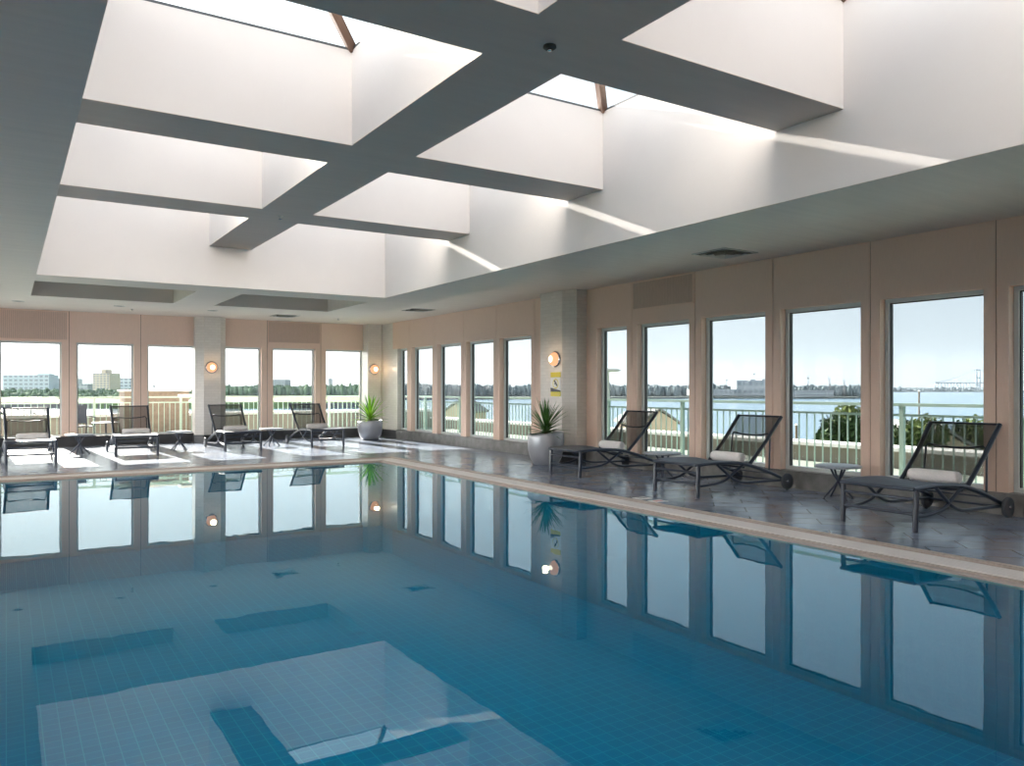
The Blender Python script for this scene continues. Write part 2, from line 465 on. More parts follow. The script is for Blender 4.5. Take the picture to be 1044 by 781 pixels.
# windows: frame + pane children
wn = [0]
def window(axis, a, b):
    gm = {'L': M['glassl'], 'F': M['glassf'], 'R': M['glass']}[axis]
    wn[0] += 1
    fw = .045
    if axis in 'RL':
        xx = XW if axis == 'R' else XL-.25
        r = empty('window_%d' % wn[0], (xx+.1, (a+b)/2, SILL), kind='structure')
        X0, X1 = xx+.10, xx+.19; G = xx+.145
        loc = Matrix.Translation(-Vector(r.location))
        m = MB()
        m.box(X0, X1, a, a+fw, SILL, HEAD); m.box(X0, X1, b-fw, b, SILL, HEAD)
        m.box(X0, X1, a+fw, b-fw, SILL, SILL+fw); m.box(X0, X1, a+fw, b-fw, HEAD-fw, HEAD)
        o = m.build('window_frame', M['alu'], r)
        k = MB(); gw = .012
        k.box(G-.02, G+.02, a+fw, a+fw+gw, SILL+fw, HEAD-fw); k.box(G-.02, G+.02, b-fw-gw, b-fw, SILL+fw, HEAD-fw)
        k.box(G-.02, G+.02, a+fw+gw, b-fw-gw, HEAD-fw-gw, HEAD-fw)
        o2 = k.build('window_gasket', M['darkgasket'], r)
        q = MB(); q.box(G-.004, G+.004, a+fw, b-fw, SILL+fw, HEAD-fw)
        o3 = q.build('window_pane', gm, r)
    else:
        r = empty('window_%d' % wn[0], ((a+b)/2, YF+.1, SILL), kind='structure')
        Y0, Y1 = YF+.10, YF+.19; G = YF+.145; fw = .03
        m = MB()
        m.box(a, a+fw, Y0, Y1, SILL, HEAD); m.box(b-fw, b, Y0, Y1, SILL, HEAD)
        m.box(a+fw, b-fw, Y0, Y1, SILL, SILL+fw); m.box(a+fw, b-fw, Y0, Y1, HEAD-fw, HEAD)
        o = m.build('window_frame', M['alu'], r)
        k = MB(); gw = .01
        k.box(a+fw, a+fw+gw, G-.02, G+.02, SILL+fw, HEAD-fw); k.box(b-fw-gw, b-fw, G-.02, G+.02, SILL+fw, HEAD-fw)
        k.box(a+fw+gw, b-fw-gw, G-.02, G+.02, HEAD-fw-gw, HEAD-fw)
        o2 = k.build('window_gasket', M['darkgasket'], r)
        q = MB(); q.box(a+fw, b-fw, G-.004, G+.004, SILL+fw, HEAD-fw)
        o3 = q.build('window_pane', gm, r)
    for ob in (o, o2, o3): ob.matrix_parent_inverse = Matrix.Translation(-Vector(r.location))
for y in LP:  # unseen left-wall windows, added to brighten the right piers
    if not LW0 < y < LW1: window('L', y+.12, y+1.251)
rs = sorted(RP)
near = [s for s in rs if s < 10.5]
window('R', YB+.02, near[0]-.12) if near[0]-.12 - YB > .3 else None
for a, b in zip(near, near[1:]): window('R', a+.12, b-.12)
window('R', near[-1]+.12, 10.41)
fars = [s for s in rs if s > 12]
for a, b in zip(fars, fars[1:]): window('R', a+.12, b-.12)
window('R', fars[-1]+.12, 18.46)
window('F', XL+.3, FP[0]-.14)
for a, b in zip(FP[:4], FP[1:4]): window('F', a+.14, b-.14)
window('F', FP[3]+.14, 3.80); window('F', 4.36, FP[4]-.14); window('F', FP[4]+.14, FP[5]-.14); window('F', FP[5]+.14, 7.96)

# pillars
def pillar(name, pts, base):
    m = MB(); m.prism(pts, .18, H+.03); m.cur = 1; m.prism(base, 0, .18)
    m.build(name, [M['walltile'], M['blackstone']], kind='structure')
X0 = 8.02
pillar('pillar_right', [(8.8,10.69),(8.8,11.80),(8.19,11.80),(X0,11.57),(X0,10.92),(8.158,10.69)],
       [(8.8,10.67),(8.8,11.82),(8.17,11.82),(8.0,11.58),(8.0,10.91),(8.14,10.67)])
pillar('pillar_far', [(3.72,19.9),(3.72,19.54),(3.88,19.37),(4.257,19.37),(4.40,19.52),(4.40,19.9)],
       [(3.70,19.9),(3.70,19.53),(3.87,19.35),(4.267,19.35),(4.42,19.51),(4.42,19.9)])
pillar('pillar_corner', [(7.95,20.0),(7.95,19.37),(8.31,19.37),(8.34,19.40),(8.60,19.40),(8.60,20.0)],
       [(7.93,20.0),(7.93,19.35),(8.31,19.35),(8.34,19.38),(8.60,19.38),(8.60,20.0)])

# return-air grille panels on the bulkhead
def grille(name, x0, x1, y0, y1, z0, z1, axis, label):
    r = empty(name, ((x0+x1)/2, (y0+y1)/2, z0)); tag(r, label, 'vent')
    L = Vector(r.location)
    m = MB(); w = .018
    s = MB()
    if axis == 'R':
        m.box(x0, x1, y0, y0+w, z0, z1); m.box(x0, x1, y1-w, y1, z0, z1); m.box(x0, x1, y0+w, y1-w, z0, z0+w); m.box(x0, x1, y0+w, y1-w, z1-w, z1)
        n = 40
        for i in range(n):
            y = y0+w + (y1-y0-2*w)*(i+.5)/n; s.box(x0+.003, x1, y-.013, y+.013, z0+w, z1-w)
    else:
        m.box(x0, x0+w, y0, y1, z0, z1); m.box(x1-w, x1, y0, y1, z0, z1); m.box(x0+w, x1-w, y0, y1, z0, z0+w); m.box(x0+w, x1-w, y0, y1, z1-w, z1)
        n = 40
        for i in range(n):
            x = x0+w + (x1-x0-2*w)*(i+.5)/n; s.box(x-.013, x+.013, y0+.003, y1, z0+w, z1-w)
    a = m.build('grille_frame', M['beige'], r); b = s.build('louvre_panel', M['grille'], r)
    for o in (a, b): o.matrix_parent_inverse = Matrix.Translation(-L)
grille('return_air_grille', XW-.012, XW, 8.19, 9.51, 2.50, 2.94, 'R', 'long slatted return air grille above the right wall windows, beside the tiled pillar')
grille('return_air_grille', -.25, 1.13, YF-.012, YF, 2.31, 2.94, 'F', 'grey slatted grille panel above the leftmost far window')
grille('return_air_grille', 5.46, 6.79, YF-.012, YF, 2.40, 2.94, 'F', 'grey slatted grille panel above the middle of three far windows right of the pillar')

# ------------------------------------------------------------------ ceiling, light well, beams
def ceiling():
    m = MB(); T = 3.3
    m.cur = 0
    m.box(STEPX, XW+.3, YB-.2, YF+.3, H, T)
    m.box(XL-.2, STEPX, STEPY, YF+.3, H, T)
    # lowered part around the light well
    m.box(XL-.2, LX0-.001, YB-.2, STEPY, HL, T)
    m.box(LX1+.001, STEPX, YB-.2, STEPY, HL, T)
    m.box(LX0-.001, LX1+.001, YB-.2, LY0-.001, HL, T)
    R0, R1 = 12.43, 14.4
    m.box(LX0-.001, LX1+.001, LY1+.001, R0, HL, T)
    m.box(LX0-.001, LX1+.001, R1, STEPY, HL, T)
    m.box(2.39, 3.05, R0, R1, HL, T)
    m.box(LX0-.001, LX1+.001, R0-.001, R1+.001, 2.99, T)        # recess lids
    m.build('ceiling', [M['ceil']], kind='structure')
    w = MB()
    a, b, c, d = LX0, LX1, LY0, LY1
    t = .2
    w.box(a-t, a, c-t, d+t, HL+.002, HT); w.box(b, b+t, c-t, d+t, HL+.002, HT)
    w.box(a, b, d, d+t, HL+.002, HT); w.box(a, b, c-t, c, HL+.002, HT)
    w.build('light_well', M['white'], kind='structure')
    # coffer beams: white sides, undersides with shade put into a darker, warmer colour
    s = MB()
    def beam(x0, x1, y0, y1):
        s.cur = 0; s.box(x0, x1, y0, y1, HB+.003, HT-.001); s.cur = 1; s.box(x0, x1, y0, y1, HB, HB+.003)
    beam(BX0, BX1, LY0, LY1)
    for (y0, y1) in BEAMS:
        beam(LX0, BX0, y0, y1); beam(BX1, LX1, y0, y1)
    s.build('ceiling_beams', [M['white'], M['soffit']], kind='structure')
ceiling()
# pyramid skylights over each coffer
def skylight(x0, x1, y0, y1):
    wn[0] += 1
    cx, cy = (x0+x1)/2, (y0+y1)/2
    r = empty('window_%d' % wn[0], (cx, cy, HT), kind='structure')
    hx, hy = (x1-x0)/2, (y1-y0)/2
    ap = .62
    f = MB()
    e = .04; fh = .02
    f.box(-hx-e, hx+e, -hy-e, -hy, 0, fh); f.box(-hx-e, hx+e, hy, hy+e, 0, fh)
    f.box(-hx-e, -hx, -hy, hy, 0, fh); f.box(hx, hx+e, -hy, hy, 0, fh)
    f.build('curb_frame', M['darksteel'], r)
    for sx in (-1, 1):
        for sy in (-1, 1):
            b = MB(); b.tube([(sx*hx, sy*hy, .02), (0, 0, ap)], .05, 4, smooth=False); b.build('hip_rafter', M['brownbar'], r)
    g = MB()
    P = [(-hx,-hy,.022),(hx,-hy,.022),(hx,hy,.022),(-hx,hy,.022),(0,0,ap+.03)]
    g.add(P, [(0,1,4),(1,2,4),(2,3,4),(3,0,4)])
    g.build('pyramid_glass', M['clear'], r)
ys = [LY0] + [y for b in BEAMS for y in b] + [LY1]
for i in range(0, len(ys), 2):
    skylight(LX0, BX0, ys[i], ys[i+1]); skylight(BX1, LX1, ys[i], ys[i+1])

# ceiling fittings
def ceiling_vent(x, y, hx, hy, label):
    r = empty('ceiling_vent', (x, y, H)); tag(r, label, 'vent')
    m = MB(); w = .03
    m.box(-hx,hx,-hy,-hy+w,-.012,0); m.box(-hx,hx,hy-w,hy,-.012,0); m.box(-hx,-hx+w,-hy+w,hy-w,-.012,0); m.box(hx-w,hx,-hy+w,hy-w,-.012,0)
    m.build('vent_frame', M['ventw'], r)
    m = MB(); m.box(-hx+w,hx-w,-hy+w,hy-w,-.003,0); m.build('backing', M['ventd'], r)
    for k in (1,2,3):
        q = k/4; m = MB(); a, b = (hx-w)*(1-q)+.01, (hy-w)*(1-q)+.01
        z0, z1 = -.018-.006*k, -.006
        s = .022
        m.add([(-a,-b,z1),(a,-b,z1),(a,b,z1),(-a,b,z1),(-a-s,-b-s,z0),(a+s,-b-s,z0),(a+s,b+s,z0),(-a-s,b+s,z0)],
              [(0,1,5,4),(1,2,6,5),(2,3,7,6),(3,0,4,7)])
        m.build('vane', M['ventw'], r)
ceiling_vent(7.55, 6.86, .30, .27, 'square white ceiling diffuser over the near right wall windows')
ceiling_vent(7.45, 15.33, .28, .26, 'small square ceiling diffuser above the far planter, over the right wall windows')
ceiling_vent(5.43, 18.2, .28, .26, 'ceiling diffuser in front of the far wall, right of the far tiled pillar')
def downlight(x, y, z, label, r_=.11):
    r = empty('downlight', (x, y, z)); tag(r, label, 'ceiling light', 'round downlights in the far ceiling')
    m = MB(); m.lathe([(r_,0),(r_,-.008),(r_-.02,-.012),(r_-.03,-.004),(r_-.03,.0)], seg=24); m.build('trim_ring', M['ventw'], r)
    m = MB(); m.lathe([(r_-.03,-.001),(.0,-.001)], seg=24); m.build('lens', M['ventd'], r)
downlight(.19, 17.95, H, 'unlit round downlight above the leftmost far window')
downlight(1.95, 17.9, H, 'unlit round downlight above the second far window')
downlight(3.76, 17.85, H, 'unlit round downlight just left of the far tiled pillar')
def sprinkler(x, y, z, label):
    r = empty('sprinkler_head', (x, y, z)); tag(r, label, 'sprinkler')
    m = MB(); m.lathe([(.0,0),(.035,0),(.035,-.006),(.012,-.010),(.010,-.035),(.0,-.035)], seg=16); m.build('cap', M['ventw'], r)
    m = MB(); m.lathe([(.0,-.036),(.022,-.036),(.022,-.040),(.0,-.040)], seg=12); m.build('deflector', M['chrome'], r)
sprinkler(2.25, 18.45, H, 'small sprinkler head on the far ceiling above the second far window')
sprinkler(6.75, 18.3, H, 'small sprinkler head on the far ceiling, right of the diffuser')
sprinkler(2.70, 9.24, HB, 'sprinkler head under the third crossing of the ceiling beams')
def beam_hook():
    r = empty('smoke_detector', (2.70, 3.80, HB)); tag(r, 'small dark smoke detector under the nearest beam crossing', 'smoke detector')
    m = MB(); m.lathe([(.0,0),(.038,0),(.04,-.012),(.028,-.022),(.0,-.023)], seg=24); m.build('housing', M['ventd'], r)
    m = MB(); m.lathe([(.0,-.023),(.014,-.023),(.012,-.032),(.0,-.033)], seg=12); m.build('sensor_cap', M['chrome'], r)
beam_hook()

# ------------------------------------------------------------------ wall lamps and sign
def sconce(loc, rz, label):
    """round bulkhead lamp, local -Y faces the room"""
    r = empty('wall_lamp', loc, rz); tag(r, label, 'lamp', 'round wall lamps on the tiled pillars')
    m = MB(); m.lathe([(0,0),(.135,0),(.14,.015),(.12,.03),(0,.03)], axis='Y', seg=32)
    o = m.build('back_plate', M['chrome'], r, label='brushed steel ring'); o.scale = (1,-1,1)
    m = MB(); m.lathe([(.118,.03),(.115,.055),(.10,.085),(.07,.11),(.035,.122),(0,.125)], axis='Y', seg=32)
    o = m.build('glass_shade', M['lamp'], r, label='warm glowing glass dome'); o.scale = (1,-1,1)
    m = MB(); m.sphere((0,-.105,0), .06, sq=(1,.5,1)); m.build('bulb', M['bulb'], r)
    l = bpy.data.lights.new('lamp_glow', 'POINT'); l.energy = 2.0; l.color = (1,.72,.45); l.shadow_soft_size = .06
    lo = bpy.data.objects.new('lamp_glow', l); COL.objects.link(lo); lo.parent = r; lo.location = (0,-.22,0)
sconce((8.02, 11.10, 1.77), -pi/2, 'lit round wall lamp above the yellow sign on the right pillar')
sconce((4.05, 19.37, 1.76), 0, 'lit round wall lamp on the tiled pillar in the middle of the far wall')
sconce((8.12, 19.37, 1.77), 0, 'lit round wall lamp on the corner pillar above the far planter')
def sign():
    r = empty('caution_sign', (8.02, 11.10, 1.12), -pi/2); tag(r, 'yellow and white no diving caution sign below the lamp on the right pillar', 'sign')
    m = MB(); m.box(-.15,.15,-.006,0,0,.43); m.build('sign_board', M['signw'], r)
    for z0_, z1_ in ((.335,.425),(.005,.085)):
        m = MB(); m.box(-.148,.148,-.008,-.006,z0_,z1_); m.build('yellow_band', M['signy'], r)
    m = MB()
    # yellow ring with diagonal bar
    R, n = .085, 28
    vs = []
    for k in range(n):
        q = 2*pi*k/n; vs += [(-.0+R*cos(q), -.0085, .225+R*sin(q)), ((R-.016)*cos(q), -.0085, .225+(R-.016)*sin(q))]
    m.add(vs, [(2*k,2*k+1,(2*k+3)%(2*n),(2*k+2)%(2*n)) for k in range(n)])
    m.build('prohibition_ring', M['signy'], r)
    m = MB()
    m.tube([(-.02,-.009,.26),(.045,-.009,.19)], .012, 6); m.tube([(-.01,-.009,.235),(-.035,-.009,.215)], .006, 6)
    m.sphere((-.03,-.009,.272), .012)
    m.add([(-.148,-.009,.155),(.148,-.009,.105),(.148,-.009,.085),(-.148,-.009,.085)], [(0,3,2,1)])
    m.build('diver_symbol', M['signk'], r)
sign()
def depth_mark(x, y, rz, label, print_=False):
    r = empty('deck_marker_tile', (x, y, 0), rz); tag(r, label, 'tile')
    m = MB(); m.bbox(-.09,.09,-.075,.075,0,.004,.0015); m.build('tile_face', M['signw'], r)
    m = MB()
    for k in range(3): m.box(-.055+k*.04, -.03+k*.04, -.035, .035, .004, .0046)
    m.build('printed_marks', M['pinkprint' if print_ else 'rubber'], r)
depth_mark(6.13, 6.80, 0, 'white marker tile by the pool edge, farther of the pair')
depth_mark(6.12, 6.53, 0, 'white marker tile with reddish print by the pool edge, nearer of the pair', True)

# ------------------------------------------------------------------ loungers
def make_lounger():
    r = empty('sun_lounger')
    hw = .355
    def rail_z(x):
        if x < .62: return .372 + .012*sin(pi*x/.62)
        t = (x-.62)/(1.52-.62)
        return .372 - .245*t**1.5
    seat_end = .97
    for s in (-1, 1):
        y = s*hw
        m = MB(); m.tube([(x, y, rail_z(x)) for x in [0,.02]+[.1*i for i in range(1,15)]+[1.46,1.52]], .021, 8); m.build('side_rail', M['frame'], r)
        m = MB(); m.tube([(.035, y, .37), (.03, y, .28), (.02, y, .0)], [.022,.025,.025], 8); m.build('front_leg', M['frame'], r)
        m = MB()
        m.tube(bez((.03,y,.135),(.45,y,.125),(.56,y,.22),8)+[Vector((.78,y,rail_z(.78)-.01))], .017, 7)
        m.tube([Vector((.33,y,rail_z(.33)-.01))]+bez((.52,y,.24),(.66,y,.13),(.85,y,.125),6)+[Vector((1.5,y,.115))], .017, 7)
        m.build('side_brace', M['frame'], r)
        w = MB(); w.lathe([(.0,-.02),(.03,-.022),(.06,-.014),(.085,-.02),(.098,-.016),(.102,0),(.098,.016),(.085,.02),(.06,.014),(.03,.022),(0,.02)], axis='Y', seg=28)
        wo = w.build('wheel', M['rubber'], r); wo.location = (1.53, s*(hw+.045), .102)
        hb = MB(); hb.lathe([(0,-.028),(.018,-.028),(.02,0),(.018,.028),(0,.028)], axis='Y', seg=14); hb.build('hub', M['chrome'], wo)
    m = MB()
    for (cx_, cz_, cr_) in ((.03,.285,.014),(.03,.155,.016),(.8,.31,.012),(0,.372,.017)):
        m = MB(); m.tube([(cx_,-hw,cz_),(cx_,hw,cz_)], cr_); m.build('cross_bar', M['frame'], r)
    m = MB(); m.tube([(1.53,-hw-.04,.102),(1.53,hw+.04,.102)], .012); m.build('axle', M['frame'], r)
    # seat sling: a slightly sagging strip with thickness
    m = MB(); nx, ny = 18, 8; vs = []; fs = []
    for lay in (0, 1):
        for i in range(nx+1):
            x = -.012 + (seat_end+.012)*i/nx
            for j in range(ny+1):
                t = j/ny*2-1
                z = rail_z(max(x,0)) + .018 - .014*(1-t*t)*min(1, i/3) - lay*.006
                if i == 0: z -= .02
                vs.append((x, t*(hw-.004), z))
    W = (ny+1); L = (nx+1)*W
    for i in range(nx):
        for j in range(ny):
            a = i*W+j; fs.append((a, a+W, a+W+1, a+1)); fs.append((L+a, L+a+1, L+a+W+1, L+a+W))
    m.add(vs, fs, True); m.build('seat_sling', M['sling'], r)
    # reclined back
    B0 = Vector((.93, 0, .335)); B1 = Vector((1.50, 0, .905)); D = (B1-B0)
    b = MB()
    for s in (-1, 1):
        b.tube([B0+Vector((0,s*.325,0)), B0+D*.5+Vector((.012,s*.33,-.012)), B1+Vector((0,s*.34,0))], .023, 8)
    b.tube([B1+Vector((0,-.34,0)), B1+Vector((0,.34,0))], .012); b.tube([B0+Vector((0,-.325,0)), B0+Vector((0,.325,0))], .014)
    bf = b.build('back_frame', M['frame'], r)
    m = MB(); vs = []; fs = []; n = 10
    nrm = Vector((-D.z, 0, D.x)).normalized()
    for i in range(n+1):
        for j in range(ny+1):
            t = j/ny*2-1; q = i/n
            p = B0 + D*q + Vector((0, t*(.322+.015*q), 0)) + nrm*(.012 - .02*(1-t*t)*sin(pi*q))
            vs.append(p)
    for i in range(n):
        for j in range(ny):
            a = i*W+j; fs.append((a, a+1, a+W+1, a+W))
    m.add(vs, fs, True); m.build('back_sling', M['slingb'], r)
    # stay: U tube behind the back with a dipped top bar, feet on the side rails
    m = MB()
    q = B0 + D*.66 + nrm*-.03
    path = [(1.30, -.315, .21)] + [(q.x+.01, -.30, q.z-.03)] + [(q.x, -.27, q.z+.005)] + \
           [(q.x, y_, q.z - .022*(1-(y_/.27)**2)) for y_ in (-.18,-.09,0,.09,.18)] + [(q.x, .27, q.z+.005)] + [(q.x+.01,.30,q.z-.03)] + [(1.30,.315,.21)]
    m.tube(path, .011, 7); m.tube([(1.30,-.35,.21),(1.30,.35,.21)], .010, 7)
    m.build('back_stay', M['frame'], r)
    return r
def make_towel():
    r = empty('rolled_towel')
    m = MB(); R = .062; L = .26
    n = 14; vs = []
    L = .235
    prof = [(-L-.0,.72),(-L+.01,.94),(-L+.05,1.0),(0,1.03),(L-.05,1.0),(L-.01,.94),(L,.72)]
    m.add([], [])
    rr = [(R*k, x) for x, k in prof]
    m.lathe([(0,-L)] + rr + [(0,L)], axis='Y', seg=24)
    m.build('towel_roll', M['towel'], r)
    for e in (-1, 1):
        sp = MB()
        pts = []
        for k in range(26):
            q = k/25*2.6*2*pi; rad = .008 + .048*k/25
            pts.append((rad*cos(q), e*(L+.002), rad*sin(q)))
        sp.tube(pts, .0045, 5)
        sp.build('spiral_end', M['towel'], r)
    return r
L0 = make_lounger(); T0 = make_towel()
first = [True]
def place_lounger(x, y, rz, label, tlabel):
    """x, y: middle of the foot end; rz: direction of the head"""
    global L0, T0
    o = L0 if first[0] else copy_tree(L0)
    t = T0 if first[0] else copy_tree(T0)
    first[0] = False
    o.location = (x, y, 0); o.rotation_euler = (0,0,rz)
    tag(o, label, 'lounger', 'reclining mesh sun loungers around the pool')
    q = .845
    t.location = (x+q*cos(rz)+.06*sin(rz), y+q*sin(rz)-.06*cos(rz), .432); t.rotation_euler = (0, 0, rz)
    t.location.z = .372 - .245*((q-.62)/.9)**1.5 + .062 + .012
    tag(t, tlabel, 'towel', 'rolled white towels on the loungers')
place_lounger(6.655, 4.25, 0, 'dark mesh sun lounger nearest the camera on the right deck', 'rolled white towel on the lounger nearest the camera')
place_lounger(6.66, 6.83, 0, 'dark mesh sun lounger in the middle of the three on the right deck', 'rolled white towel on the middle lounger of the right deck')
place_lounger(6.77, 9.18, 0, 'dark mesh sun lounger beside the silver planter and tiled pillar on the right deck', 'rolled white towel on the lounger beside the tiled pillar of the right deck')
place_lounger(.35, 15.35, pi/2+.03, 'leftmost dark mesh sun lounger in front of the far wall', 'white towel on the leftmost far lounger')
place_lounger(2.06, 16.2, pi/2-.03, 'dark mesh sun lounger standing between the two left side tables of the far deck', 'white towel on the far lounger between the two left side tables')
place_lounger(4.05, 16.4, pi/2+.02, 'dark mesh sun lounger in front of the far tiled pillar', 'white towel on the lounger in front of the far tiled pillar')
place_lounger(5.84, 16.45, pi/2+.02, 'rightmost dark mesh sun lounger of the far deck, nearest the bright planter', 'white towel on the rightmost far lounger')

# ------------------------------------------------------------------ side tables
def make_table():
    r = empty('side_table')
    m = MB(); m.lathe([(0,.385),(.24,.385),(.252,.378),(.255,.368),(.248,.358),(.20,.352),(0,.352)], seg=40)
    m.build('table_top', M['tabletop'], r)
    for k in range(4):
        q = pi/4 + k*pi/2
        m = MB()
        c, s = cos(q), sin(q)
        m.tube([Vector((-.09*c,-.09*s,.352))]+bez((-.05*c,-.05*s,.27),(.02*c,.02*s,.17),(.17*c,.17*s,.012),8), .012, 7)
        m.lathe([(0,0),(.018,0),(.018,.012),(0,.014)], (.17*c,.17*s,0), 10)
        m.build('leg', M['frame'], r)
    m = MB(); m.lathe([(0,.20),(.02,.20),(.024,.21),(.02,.225),(0,.225)], seg=14); m.build('leg_hub', M['frame'], r)
    return r
TT = make_table(); ft = [True]
for (x, y, rz, lab) in [(7.99,5.57,.3,'round side table between the nearest and middle loungers of the right deck'),
                    (7.58,8.0,.1,'round side table between the middle lounger and the lounger by the tiled pillar'),
                    (1.19,17.29,.4,'round side table right of the leftmost far lounger'),
                    (3.0,17.39,0,'round side table just left of the lounger at the far tiled pillar'),
                    (4.95,17.6,.2,'round side table between the two right loungers of the far deck')]:
    o = TT if ft[0] else copy_tree(TT); ft[0] = False
    o.location = (x, y, 0); o.rotation_euler = (0,0,rz)
    tag(o, lab, 'side table', 'small round side tables by the loungers')

# ------------------------------------------------------------------ planters with spiky plants
def planter(x, y, h, rad, label, tilt=.04):
    r = empty('planter', (x, y, 0)); tag(r, label, 'planter', 'rounded silver planters')
    m = MB(); seg = 36
    prof = [(0,0),(rad*.62,0),(rad*.68,.01),(rad*.86,h*.22),(rad*.96,h*.45),(rad*1.0,h*.72),(rad*1.0,h*.95),(rad*.97,h),(rad*.93,h*.995),(rad*.90,h*.93),(rad*.88,h*.80)]
    vs = []
    for (q, z) in prof:
        for k in range(seg):
            a = 2*pi*k/seg
            zz = z * (1 + tilt*cos(a+.6)*min(1, z/h))
            vs.append((q*cos(a), q*sin(a), zz))
    fs = [(i*seg+k, i*seg+(k+1)%seg, (i+1)*seg+(k+1)%seg, (i+1)*seg+k) for i in range(len(prof)-1) for k in range(seg)]
    m.add(vs, fs, True); m.build('pot', M['pot'], r)
    m = MB(); m.lathe([(rad*.895,h*.86),(rad*.5,h*.875),(0,h*.88)], seg=24); m.build('soil', M['soil'], r)
    return r
def blade(mb, base, az, el, L, w, droop, rnd):
    d = Vector((cos(az)*cos(el), sin(az)*cos(el), sin(el))); side = Vector((-sin(az), cos(az), 0))
    n = 7; vs = []
    for i in range(n+1):
        t = i/n
        p = base + d*L*t + Vector((0,0,-droop*L*t*t)) + Vector((cos(az),sin(az),0))*droop*L*t*t*.5
        ww = w*(.55+1.2*t)*(1-t)**.7 if t < 1 else 0.0008
        ww = max(ww, .0008)
        up = Vector((-cos(az)*sin(el), -sin(az)*sin(el), cos(el)))
        vs += [p - side*ww + up*ww*.35, p - up*ww*.25, p + side*ww + up*ww*.35]
    fs = []
    for i in range(n):
        a = i*3; fs += [(a,a+1,a+4,a+3),(a+1,a+2,a+5,a+4)]
    mb.add(vs, fs, True)
def yucca(x, y, z, H_, spread, n, label, mat, mat2, seed, bw=.016):
    random.seed(seed)
    r = empty('spiky_plant', (x, y, z)); tag(r, label, 'plant')
    m = MB(); m.tube([(0,0,-.03),(.01,0,.06),(0,.01,.14)], [.035,.03,.028], 8); m.build('stem', M['stem'], r)
    m = MB()
    for k in range(n):
        t = k/n
        el = radians(5 + 80*t + random.uniform(-8, 8)); az = k*2.39996 + random.uniform(-.2,.2)
        L = H_*random.uniform(.78, 1.0)*(1 if el > .7 else spread/H_)
        m.cur = 1 if random.random() < .35 else 0
        blade(m, Vector((0,0,.05+.10*t)), az, el, L, bw, .22*(1-t)+.03, None)
    m.build('foliage', [mat, mat2], r)
planter(7.57, 10.77, .52, .305, 'silver planter holding dark spiky leaves beside the right tiled pillar')
yucca(7.57, 10.77, .455, .58, .42, 90, 'dark green spiky plant in the planter by the right tiled pillar', M['leaf'], M['leaf'], 3)
planter(7.60, 18.38, .47, .305, 'silver planter in the far corner beside the rightmost far window')
yucca(7.60, 18.38, .41, .68, .50, 56, 'bright yellow-green spiky plant in the far corner planter', M['leafy'], M['leaf'], 5, .026)
random.seed(11)

# ------------------------------------------------------------------ terrace outside
def terrace():
    m = MB()
    m.box(XW+.3, 12.6, YB-4, 24.4, -1.4, -.03); m.box(XL-6, XW+.3, YF+.3, 24.4, -1.4, -.03); m.box(XL-6, XL-.3, YB-4, YF+.3, -1.4, -.03)
    m.build('terrace', M['terrace'], kind='structure')
    m = MB(); m.cur = 0
    m.box(12.0, 12.6, YB-4, 24.4, .25, .31); m.box(XL-6, 12.0, 23.8, 24.4, .50, .58)
    m.cur = 1
    m.box(12.08, 12.55, YB-4, 24.4, -.03, .25); m.box(XL-6, 12.08, 23.88, 24.35, -.03, .50)
    m.build('parapet', [M['parapet'], M['parapetface']], kind='structure')
    # building below
    m = MB(); m.box(XL-6, 12.6, YB-4, 24.4, -14, -1.4); m.build('lower_storeys', M['concrete'], kind='structure')
terrace()
def railing(p0, p1, npost, label):
    p0, p1 = Vector((*p0, -.03)), Vector((*p1, -.03))
    d = p1-p0; L = d.length; rz = math.atan2(d.y, d.x)
    r = empty('terrace_railing', p0, rz); tag(r, label, 'railing')
    m = MB(); m.box(-.03, L+.03, -.035, .035, 1.06, 1.10); m.build('top_rail', M['raingreen'], r)
    m = MB(); m.box(0, L, -.018, .018, .93, .96); m.build('middle_rail', M['raingreen'], r)
    m = MB(); m.box(0, L, -.018, .018, .09, .125); m.build('bottom_rail', M['raingreen'], r)
    st = L/npost
    for i in range(npost+1):
        m = MB(); m.box(i*st-.028, i*st+.028, -.028, .028, 0, 1.06); m.build('post', M['raingreen'], r)
    for i in range(npost):
        m = MB(); k = int(st/.125); 
        for j in range(1, k):
            x = i*st + st*j/k; m.box(x-.008, x+.008, -.008, .008, .125, .93)
        m.build('baluster_panel', M['raingreen'], r)
railing((9.7, -2), (9.7, 21.5), 12, 'pale green metal balustrade outside the right wall windows')
railing((-8, 21.5), (9.62, 21.5), 9, 'pale green metal balustrade outside the far wall windows')

